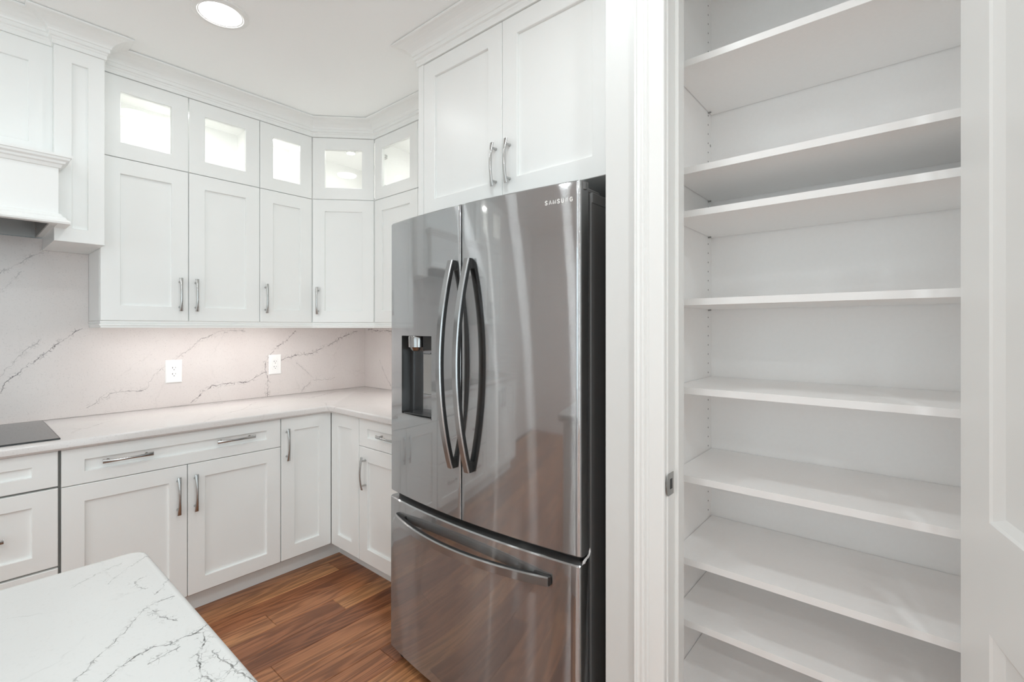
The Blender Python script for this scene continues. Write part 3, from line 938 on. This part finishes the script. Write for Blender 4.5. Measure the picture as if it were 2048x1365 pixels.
# lazy-susan corner cabinet
root = thing('base_cabinet', 'white corner base cabinet with a folding pair of tall doors', 'cabinet', (-0.45, -0.45, 0), 'base cabinets under the L-shaped worktop')
MB().prism([(-0.8885, -0.003), (-0.003, -0.003), (-0.003, -0.8925), (-BF + 0.0215, -0.8925), (-BF + 0.0215, -BF + 0.0215), (-0.8885, -BF + 0.0215)], 0.115, 0.874).build('body', SHADOWGAP, root)  # same grey body, shade of the door gaps in its colour
shaker(RANGE, root, 'door', BX2 + 0.002, -0.6095, ZBB, ZBT, BF, stile=0.0700, handle=(-0.860, 0.735, True))
shaker(SIDE, root, 'door', -0.892, -0.6100, ZBB, ZBT, BF, stile=0.0700)
MB().box(-0.8905, -TOE + 0.02, -TOE, -TOE + 0.02, 0, 0.1149).box(-TOE, -TOE + 0.02, -0.8945, -TOE, 0, 0.1149).build('toe_kick', CAB, root)
# cabinet between corner and refrigerator
RB = -1.408
r = base_root(SIDE, RB, -0.8945, 'white base cabinet with drawer and door, partly hidden by the refrigerator')
d = shaker(SIDE, r, 'drawer_front', RB, -0.8945, ZBD, ZBT, BF, stile=0.075, rail=0.0495)
pull(SIDE, d, -1.165, 0.8035, BF, False)
shaker(SIDE, r, 'door', RB, -0.8945, ZBB, ZBD, BF, stile=0.075, handle=(-0.955, 0.5945, True))
toe_kick(SIDE, r, RB, -0.8945)
# left of the drawer stack
FX0 = -3.45
r = base_root(RANGE, FX0, SX0 - 0.002, 'white base cabinet on the far side of the cooktop')
md = (FX0 + SX0) / 2
shaker(RANGE, r, 'door', FX0, md, ZBB, ZBT, BF, stile=0.0685, handle=(md - 0.036, 0.735, True))
shaker(RANGE, r, 'door', md, SX0 - 0.002, ZBB, ZBT, BF, stile=0.0685, handle=(md + 0.036, 0.735, True))
toe_kick(RANGE, r, FX0, SX0)

# ------------------------------------------------------------------ worktop and splash
def slab(poly, z0, z1, r, inner=()):
    """stone slab with eased edges: polygon given counter-clockwise; offset inwards for the easing"""
    n = len(poly)
    def off(d):
        out = []
        for i in range(n):
            p0, p1, p2 = Vector(poly[i - 1]), Vector(poly[i]), Vector(poly[(i + 1) % n])
            a = (p1 - p0).normalized(); bq = (p2 - p1).normalized()
            na, nb_ = Vector((-a.y, a.x)), Vector((-bq.y, bq.x))
            mm_ = na + nb_
            mm_ = mm_ / max(0.3, mm_.dot(na))
            out.append((p1.x + mm_.x * d, p1.y + mm_.y * d))
        return out
    lv = [(r, z0), (0, z0 + r)]
    for q in range(0, 5):
        a = math.radians(90 * q / 4)
        lv.append((r * (1 - math.cos(a)), z1 - r + r * math.sin(a)))
    return MB().loops([[(*p, zz) for p in off(d)] for d, zz in lv], True, True, True)
def arc(cx, cy, r, a0, a1, n=7):
    return [(cx + r * math.cos(math.radians(a0 + (a1 - a0) * i / (n - 1))), cy + r * math.sin(math.radians(a0 + (a1 - a0) * i / (n - 1)))) for i in range(n)]
CE = 0.640
poly = [(FX0, -CE)] + arc(-CE - 0.03, -CE - 0.03, 0.03, 90, 0, 6) + [(-CE, -1.408), (-0.001, -1.408), (-0.001, -0.001), (FX0, -0.001)]
wt = slab(poly, 0.8765, 0.914, 0.009).build('worktop', COUNTER, None, smooth=40)
wt['label'] = 'L-shaped pinkish white quartz worktop with rounded edge along both walls'; wt['category'] = 'worktop'
out_ = [(FX0, 0.9145), (-0.0125, 0.9145), (-0.0125, 1.3805), (UX0 - 0.0003, 1.3805), (UX0 - 0.0003, 1.7115), (CX0 - 0.0005, 1.7115), (CX0 - 0.0005, 1.765), (mx(CX0) + 0.0005, 1.765),
        (mx(CX0) + 0.0005, 1.7115), (mx(UX0) + 0.0003, 1.7115), (mx(UX0) + 0.0003, 1.3805), (FX0, 1.3805)]
sp1 = MB().loops([[(x, -0.0005, z) for x, z in out_], [(x, -0.012, z) for x, z in out_]], True, True, True).build('backsplash', SPLASH)
sp1['label'] = 'veined quartz backsplash slab behind the cooktop, running to the corner'; sp1['category'] = 'backsplash'
sp2 = MB().box(-0.012, -0.0005, -1.408, -0.0005, 0.9145, 1.3805).build('backsplash', SPLASH2)
sp2['label'] = 'narrow sliver of quartz backsplash right of the corner seam'; sp2['category'] = 'backsplash'

# cooktop
ck = thing('cooktop', 'black glass cooktop set in the worktop under the hood', 'cooktop', (HC, -0.33, 0.914))
slab([(mx(-1.729), -0.600), (-1.729, -0.600), (-1.729, -0.060), (mx(-1.729), -0.060)], 0.9146, 0.9205, 0.0015).build('glass_top', GLASSTOP, ck)
def rr_(d, z): return [(mx(-1.7290) - d, -0.600 - d, z), (-1.7290 + d, -0.600 - d, z), (-1.7290 + d, -0.060 + d, z), (mx(-1.7290) - d, -0.060 + d, z)]
MB().loops([rr_(0, 0.9146), rr_(0.002, 0.9146), rr_(0.002, 0.9195), rr_(0, 0.9200), rr_(0, 0.9146)]).build('edge_trim', BLACK, ck)
rg = MB()
RING = simple('burner_ring', (0.09, 0.09, 0.09), 0.3)
for bx, by, br in ((HC + 0.2, -0.42, 0.105), (HC + 0.2, -0.2, 0.075), (HC - 0.2, -0.42, 0.075), (HC - 0.2, -0.2, 0.105), (HC, -0.3, 0.12)):
    rg.lathe((bx, by, 0.92055), [(br, 0), (br, 0.0001), (br - 0.0015, 0.0001), (br - 0.0015, 0)], 40)
rg.build('burner_rings', RING, ck, kind='stuff')

# outlets
def outlet(xc, zc, label):
    t = thing('outlet', label, 'outlet', (xc, -0.0125, zc), 'wall outlets in the backsplash')
    mb = MB()
    W, H = 0.0385, 0.0625
    mb.loops([[(xc - W, -0.0121, zc - H), (xc + W, -0.0121, zc - H), (xc + W, -0.0121, zc + H), (xc - W, -0.0121, zc + H)],
              [(xc - W, -0.0145, zc - H), (xc + W, -0.0145, zc - H), (xc + W, -0.0145, zc + H), (xc - W, -0.0145, zc + H)],
              [(xc - W + 0.004, -0.0185, zc - H + 0.004), (xc + W - 0.004, -0.0185, zc - H + 0.004), (xc + W - 0.004, -0.0185, zc + H - 0.004), (xc - W + 0.004, -0.0185, zc + H - 0.004)],
              [(xc - 0.0175, -0.0185, zc - 0.0345), (xc + 0.0175, -0.0185, zc - 0.0345), (xc + 0.0175, -0.0185, zc + 0.0345), (xc - 0.0175, -0.0185, zc + 0.0345)],
              [(xc - 0.0175, -0.0165, zc - 0.0345), (xc + 0.0175, -0.0165, zc - 0.0345), (xc + 0.0175, -0.0165, zc + 0.0345), (xc - 0.0175, -0.0165, zc + 0.0345)]], True, True, True)
    mb.build('plate', PLATE, t)
    rc = MB().box(xc - 0.0165, xc + 0.0165, -0.0190, -0.0160, zc - 0.0335, zc + 0.0335, 0.0008).build('receptacle', PLATE, t)
    sl = MB()
    for dz in (-0.017, 0.017):
        sl.box(xc - 0.0075, xc - 0.0055, -0.0193, -0.0189, zc + dz - 0.001, zc + dz + 0.008)
        sl.box(xc - 0.0105, xc - 0.0075, -0.0193, -0.0189, zc + dz + 0.0025, zc + dz + 0.0045)
        sl.box(xc + 0.0055, xc + 0.0073, -0.0193, -0.0189, zc + dz, zc + dz + 0.0075)
        sl.lathe((xc, -0.0189, zc + dz - 0.0075), [(0.0024, 0), (0.0024, -0.0004)], 10, axis='Y', cap1=True)
    sl.build('slots', SLOT, rc, kind='stuff')
    for dz in (-0.049, 0.049):
        MB().lathe((xc, -0.0185, zc + dz), [(0.0028, 0), (0.0024, -0.0007)], 10, axis='Y', cap1=True).build('screw', EDGE, t)
outlet(-1.2075, 1.1085, 'white duplex outlet in the backsplash, the left one nearer the cooktop')
outlet(-0.664, 1.1150, 'white duplex outlet in the backsplash, the right one nearer the corner')

# ------------------------------------------------------------------ island
isl = thing('kitchen_island', 'white veined quartz-topped island in the lower left foreground', 'island', (-2.32, -2.39, 0))
IX1, IY1, IX0, IY0, IR = -1.755, -1.9725, -2.85, -2.70, 0.030
poly = arc(IX1 - IR, IY1 - IR, IR, 0, 90) + arc(IX0 + IR, IY1 - IR, IR, 90, 180) + arc(IX0 + IR, IY0 + IR, IR, 180, 270) + arc(IX1 - IR, IY0 + IR, IR, 270, 360)
slab(poly, 0.8765, 0.914, 0.010).build('countertop', ISLQ, isl, smooth=40)
MB().box(IX0 + 0.05, IX1 - 0.05, IY0 + 0.25, IY1 - 0.05, 0.10, 0.876).build('body', CAB, isl)
MB().box(IX0 + 0.09, IX1 - 0.09, IY0 + 0.29, IY1 - 0.10, 0.0, 0.10).build('toe_kick', CAB, isl)
IR_F = Frame((IX1 - 0.05, 0, 0), (0, 1, 0), (1, 0, 0))
shaker(IR_F, isl, 'end_panel', IY0 + 0.25, IY1 - 0.05, 0.10, 0.875, 0.020, stile=0.07)
IB_F = Frame((0, IY1 - 0.05, 0), (1, 0, 0), (0, 1, 0))
for k in range(2):
    wdt = (IX1 - IX0 - 0.1) / 2
    a = IX0 + 0.05 + k * wdt
    shaker(IB_F, isl, 'door', a, a + wdt, 0.12, 0.875, 0.020, handle=(a + (wdt - 0.036 if k == 0 else 0.036), 0.74, True))

# ------------------------------------------------------------------ refrigerator enclosure
fc = thing('fridge_cabinet', 'tall white two-door cabinet with crown above the refrigerator', 'cabinet', (-0.31, -1.94, 1.84))
MB().box(-0.6095, -0.003, -2.4695, -1.434, 1.845, 2.5310).build('body', CAB, fc)
MB().box(-0.630, -0.003, -1.434, -1.4135, 0.0, 2.5310).build('side_panel', CAB, fc)
MB().box(-0.630, -0.6095, -1.4485, -1.434, 1.845, 2.531).build('stile', CAB, fc)
MB().box(-0.630, -0.6095, -2.4695, -2.391, 1.845, 2.531).build('stile', CAB, fc)
MB().box(-0.6096, -0.6094, -2.385, -1.455, 1.85, 2.525).build('gap_shade', SHADOWGAP, fc)  # dark sheet painted as the shade between these doors
shaker(SIDE, fc, 'door', -1.9185, -1.4485, 1.843, 2.531, 0.630, stile=0.0735, handle=(-1.8875, 1.980, True))
shaker(SIDE, fc, 'door', -2.391, -1.9185, 1.843, 2.531, 0.630, stile=0.0735, handle=(-1.9580, 1.979, True))

# ------------------------------------------------------------------ refrigerator
FYL, FYR = -1.480, -2.396
FXB, FXE, BUL = -0.786, -0.828, 0.034     # back of doors, edge of the fronts, bulge at the middle
FYM = (FYL + FYR) / 2; FHW = (FYL - FYR) / 2
def fx(y, extra=0.0):
    s = (y - FYM) / FHW
    return FXE - extra - BUL * (1 - s * s)
fr_ = thing('refrigerator', 'dark brushed steel french-door refrigerator with bottom freezer drawer', 'refrigerator', (-0.44, FYM, 0))
MB().box(-0.764, -0.06, FYR + 0.004, FYL - 0.004, 0.045, 1.752, 0.003).build('body', BODY, fr_)
MB().box(-0.7858, -0.764, FYR + 0.012, FYL - 0.012, 0.05, 1.750).build('gasket', DARK, fr_)
MB().box(-0.80, -0.764, FYR + 0.02, FYL - 0.02, 0.640, 0.700).build('divider', DARK, fr_)

def front_panel(y0, y1, z0, z1, hole=None, rl=0.010, rr=0.010, extra=0.0, name='door'):
    """curved steel front between y0 (left) and y1 (right); hole = (ya, yb, za, zb)"""
    ys = [y0 + (y1 - y0) * i / 30 for i in range(31)]
    zs_ = [z0, z1]
    if hole:
        ys = sorted(set(ys + [hole[0], hole[1]]), reverse=True)
        zs_ = [z0, hole[2], hole[3], z1]
    c = 0.004
    mb = MB()
    def ring(y):
        return fx(y, extra)
    # front plan with rounded vertical corners
    plan = [(FXB, y0), (ring(y0) + rl, y0)]
    for q in (30, 60):
        a = math.radians(q)
        plan.append((ring(y0) + rl - rl * math.sin(a), y0 - rl * (1 - math.cos(a))))
    mid = [y for y in ys if y < y0 - rl and y > y1 + rr]
    first = len(plan)
    plan += [(ring(y0 - rl), y0 - rl)] + [(ring(y), y) for y in mid] + [(ring(y1 + rr), y1 + rr)]
    last = len(plan) - 1
    for q in (60, 30):
        a = math.radians(q)
        plan.append((ring(y1) + rr - rr * math.sin(a), y1 + rr * (1 - math.cos(a))))
    plan += [(ring(y1) + rr, y1), (FXB, y1)]
    n = len(plan)
    # vertical skins, leaving the hole open
    lev = zs_
    base = len(mb.v)
    inz = [lev[0] + c] + list(lev[1:-1]) + [lev[-1] - c]
    for zz in inz:
        mb.v += [Vector((p[0], p[1], zz)) for p in plan]
    for k in range(len(inz) - 1):
        for i in range(n):
            j = (i + 1) % n
            if hole and k == 1 and i != n - 1:
                ya, yb = plan[i][1], plan[j][1]
                if first <= i < last and min(ya, yb) >= hole[1] - 1e-6 and max(ya, yb) <= hole[0] + 1e-6:
                    continue
            mb.f.append((base + k * n + i, base + k * n + j, base + (k + 1) * n + j, base + (k + 1) * n + i))
    def inset(p):
        return (min(p[0] + c, FXB), p[1])
    for zz, kk in ((lev[0], 0), (lev[-1], len(inz) - 1)):
        b2 = len(mb.v)
        mb.v += [Vector((*inset(p), zz)) for p in plan]
        for i in range(n):
            j = (i + 1) % n
            mb.f.append((base + kk * n + i, base + kk * n + j, b2 + j, b2 + i))
        mb.f.append(tuple(b2 + i for i in range(n)))
    return mb.build(name, STEEL, fr_, smooth=32)

ZD0, ZD1 = 0.680, 1.7765
NY0, NY1, NZ0, NZ1 = -1.571, -1.772, 1.008, 1.3165
SPL = -1.9345
dl = front_panel(FYL, SPL + 0.003, ZD0, ZD1, hole=(NY0, NY1, NZ0, NZ1), rr=0.004)
dr = front_panel(SPL - 0.003, FYR, ZD0, ZD1, rl=0.004)
dz = front_panel(FYL, FYR, 0.040, 0.657, extra=0.003, name='freezer_drawer')

# bowed door handles with an aluminium face on a dark core
def bow(parent, pts, wide, hw, side_mat):
    """pts: centreline of the outer face [(pos, out_dir)], built as a flat bar of half width hw"""
    pass
def door_handle(parent, y, z0, z1):
    N = 25; lf, lb = [], []
    h2 = 0.0115
    for i in range(N):
        s = -1 + 2 * i / (N - 1)
        zz = (z0 + z1) / 2 + s * (z1 - z0) / 2
        xo = fx(y) - 0.020 - 0.056 * (1 - s * s)          # outer face
        th = 0.020
        lf.append([(xo, y - h2 + 0.002, zz), (xo, y + h2 - 0.002, zz), (xo + 0.003, y + h2, zz), (xo + 0.006, y + h2, zz), (xo + 0.006, y - h2, zz), (xo + 0.003, y - h2, zz)])
        lb.append([(xo + 0.0062, y - h2 + 0.0008, zz), (xo + 0.0062, y + h2 - 0.0008, zz), (xo + th, y + h2 - 0.0008, zz), (xo + th, y - h2 + 0.0008, zz)])
    h = MB().loops(lf, True, True, True)
    hb = MB().loops(lb, True, True, True)
    for s in (0, 1):
        zz = z0 if s == 0 else z1 - 0.035
        hb.box(fx(y) - 0.018, fx(y) + 0.003, y - h2 + 0.001, y + h2 - 0.001, zz + 0.001, zz + 0.034)
    hh_ = h.build('handle', HSTEEL, parent, smooth=25)
    hb.build('handle_core', CORE, parent, smooth=25)
    return hh_
door_handle(dl, -1.897, 0.858, 1.583)
door_handle(dr, -1.979, 0.858, 1.583)
# freezer handle: horizontal bow
N = 33; lf, lb = [], []
ya, yb, zc_ = -1.552, -2.300, 0.590
for i in range(N):
    s = -1 + 2 * i / (N - 1)
    y = (ya + yb) / 2 + s * (yb - ya) / 2
    xo = fx((ya + yb) / 2, 0.003) - 0.056 + (0.050 + 0.012) * s * s
    zz = zc_
    h2 = 0.0145
    lf.append([(xo, y, zz - h2 + 0.002), (xo, y, zz + h2 - 0.003), (xo + 0.004, y, zz + h2), (xo + 0.007, y, zz + h2), (xo + 0.007, y, zz - h2), (xo + 0.003, y, zz - h2)])
    lb.append([(xo + 0.0072, y, zz - h2 + 0.001), (xo + 0.0072, y, zz + h2 - 0.001), (xo + 0.020, y, zz + h2 - 0.001), (xo + 0.020, y, zz - h2 + 0.001)])
MB().loops(lf, True, True, True).build('handle', HSTEEL, dz, smooth=25)
MB().loops(lb, True, True, True).build('handle_core', CORE, dz, smooth=25)
for yy in (ya - 0.026, yb + 0.026):
    MB().box(fx(yy, 0.003) - 0.009, fx(yy, 0.003) + 0.004, yy - 0.030, yy + 0.030, zc_ - 0.0135, zc_ + 0.0175, 0.003).build('handle_mount', BLACK, dz)

# water dispenser niche
nx = -0.771
nb2 = MB()
P0 = [(fx(NY0) + 0.0005, NY0), (fx(NY1) + 0.0005, NY1)]
corner = 0.030
plan = [(fx(NY0) + 0.001, NY0 - 0.0002), (nx - corner, NY0 - 0.0002)]
for q in (30, 60, 90):
    a = math.radians(q)
    plan.append((nx - corner + corner * math.sin(a), NY0 - corner * (1 - math.cos(a))))
for q in (0, 30, 60, 90):
    a = math.radians(q)
    plan.append((nx - corner + corner * math.cos(a), NY1 + corner - corner * math.sin(a)))
plan += [(fx(NY1) + 0.001, NY1 + 0.0002)]
nb2.loops([[(*p, NZ0) for p in plan], [(*p, NZ1) for p in plan]], False)
front_pts = [(fx(NY1 + (NY0 - NY1) * i / 6) + 0.001, NY1 + (NY0 - NY1) * i / 6) for i in range(1, 6)]
for zz in (NZ0 + 0.0003, NZ1 - 0.0003):
    pp = plan + front_pts
    b0 = len(nb2.v); nb2.v += [Vector((*p, zz)) for p in pp]; nb2.f.append(tuple(range(b0, b0 + len(pp))))
nb2.build('dispenser_niche', NICHE, dl, smooth=35)
# rim of the niche
rim = MB()
yy_ = [NY0 + (NY1 - NY0) * i / 8 for i in range(9)]
rim.loops([[(fx(y) - 0.0012, y, NZ0 - 0.002), (fx(y) - 0.0012, y, NZ0 + 0.0015), (fx(y) + 0.006, y, NZ0 + 0.0015)] for y in yy_], False)
rim.build('niche_rim', NOZZ, dl)
MB().lathe((-0.812, -1.640, NZ1 - 0.060), [(0.024, 0.0), (0.030, 0.003), (0.034, 0.012), (0.0385, 0.016), (0.040, 0.052), (0.038, 0.0590)], 28, cap0=True).build('dispenser_nozzle', NOZZ, dl, smooth=40)
MB().box(-0.826, nx, -1.768, -1.684, NZ1 - 0.054, NZ1 - 0.001).build('dispenser_housing', BLACK, dl)
MB().box(-0.806, -0.799, -1.728, -1.662, 1.088, 1.247, 0.002).build('dispenser_lever', LEVER, dl)
MB().box(-0.838, -0.775, -1.762, -1.581, NZ0 + 0.0008, NZ0 + 0.005, 0.001).build('drip_tray', NICHE, dl)

# brand lettering on the right door
GLY = {'S': [(1, .78), (.86, .93), (.5, 1.0), (.14, .93), (.02, .76), (.14, .60), (.86, .40), (.98, .24), (.86, .07), (.5, 0), (.14, .07), (0, .22)],
       'A': [(0, 0), (.5, 1), (1, 0)], 'M': [(0, 0), (.04, 1), (.5, .06), (.96, 1), (1, 0)],
       'U': [(0, 1), (0, .25), (.14, .06), (.5, 0), (.86, .06), (1, .25), (1, 1)], 'N': [(0, 0), (0, 1), (1, 0), (1, 1)],
       'G': [(1, .78), (.86, .93), (.5, 1), (.14, .93), (0, .72), (0, .28), (.14, .07), (.5, 0), (.86, .07), (1, .26), (1, .48), (.56, .48)]}
lt = MB()
TY0, TY1, TZ0, TZ1 = -2.2775, -2.3735, 1.7160, 1.7300
adv = (TY1 - TY0) / 7
for gi, ch in enumerate('SAMSUNG'):
    st = 0.0024; gw = abs(adv) * (0.80 if ch == 'M' else 0.68)
    y0_ = TY0 + adv * gi - (abs(adv) - gw) / 2 - st / 2
    q = [Vector((y0_ - (gw - st) * px_, TZ0 + st / 2 + (TZ1 - TZ0 - st) * pz_)) for px_, pz_ in GLY[ch]]
    lefts, rights = [], []
    for i, p in enumerate(q):
        d0 = (q[i] - q[i - 1]).normalized() if i else (q[1] - q[0]).normalized()
        d1_ = (q[i + 1] - q[i]).normalized() if i < len(q) - 1 else d0
        n0, n1 = Vector((-d0.y, d0.x)), Vector((-d1_.y, d1_.x))
        mv = n0 + n1
        mv = mv / max(0.55, mv.dot(n0)) if mv.length > 1e-6 else n0
        lefts.append(p + mv * st / 2); rights.append(p - mv * st / 2)
    lt.loops([[(fx(p.x) - 0.0002, p.x, p.y) for p in lefts], [(fx(p.x) - 0.0009, p.x, p.y) for p in lefts],
              [(fx(p.x) - 0.0009, p.x, p.y) for p in rights], [(fx(p.x) - 0.0002, p.x, p.y) for p in rights]], False)
lt.build('lettering', LOGO, dr)

# hinge covers, top cap, feet, grille
for yy in (FYL - 0.045, FYR + 0.045):
    MB().box(-0.815, -0.70, yy - 0.035, yy + 0.035, 1.7525, 1.7665, 0.003).build('hinge_cover', BODY, fr_)
MB().tube([(-0.805, FYR + 0.006, 1.752), (-0.805, FYR + 0.006, 1.772)], 0.011, 14).build('hinge_pin', BODY, fr_)
MB().box(-0.760, -0.06, FYR + 0.002, FYL - 0.002, 1.722, 1.7545, 0.002).build('top_cap', BODY, fr_)
MB().box(-0.764, -0.72, FYR + 0.03, FYL - 0.03, 0.012, 0.05).build('grille', BLACK, fr_)
for yy in (FYL - 0.05, FYR + 0.05):
    MB().lathe((-0.79, yy, 0.0), [(0.020, 0.0), (0.022, 0.004), (0.020, 0.016), (0.010, 0.018), (0.010, 0.045)], 16, cap0=True).build('foot', BLACK, fr_)
# crumpled strip of protective film caught at the lower hinge
rg = random.Random(3)
cr_ = MB()
pts = []
for i in range(9):
    s = i / 8
    pts.append((-0.824 + 0.043 * s, FYR - 0.0015, 0.664 + 0.010 * s + 0.016 * s ** 4))
cr_.loops([[(p[0], p[1] - rg.uniform(0, 0.004), p[2] - 0.004 - rg.uniform(0, 0.002)), (p[0], p[1] - rg.uniform(0, 0.005), p[2]), (p[0], p[1] - rg.uniform(0, 0.004), p[2] + 0.005 + rg.uniform(0, 0.004))] for p in pts], False)
FILM = simple('clear_film', (0.75, 0.75, 0.75), 0.15)
cr_.build('film_scrap', FILM, fr_)

# ------------------------------------------------------------------ recessed ceiling lights
CAN_LABELS = ['round lit recessed ceiling light above the range counter, at the top of the photo', 'recessed ceiling light in front of the range hood',
              'recessed ceiling light in front of the refrigerator and pantry doorway', 'recessed ceiling light over the kitchen island',
              'recessed ceiling light beyond the far side of the range hood, off the left edge', 'recessed ceiling light beyond the left end of the island',
              'added recessed fill light, unseen behind the camera, nearest the pantry', 'added recessed fill light, unseen behind the camera, left of the middle',
              'added, unseen recessed fill light by the back wall windows']
for i, (cx, cy, k) in enumerate(CANS):
    lab = CAN_LABELS[i]
    t = thing('recessed_light', lab, 'light', (cx, cy, ZC), 'recessed ceiling lights')
    MB().lathe((cx, cy, ZC), [(0.1025, 0.0), (0.1025, -0.003), (0.098, -0.006), (0.083, -0.008), (0.080, -0.005), (0.0765, -0.005), (0.0755, -0.004)], 48).build('trim_ring', TRIM, t, smooth=30)
    MB().lathe((cx, cy, ZC - 0.0045), [(0.0765, 0.0), (0.0005, 0.0002)], 48).build('lens', LENS, t)
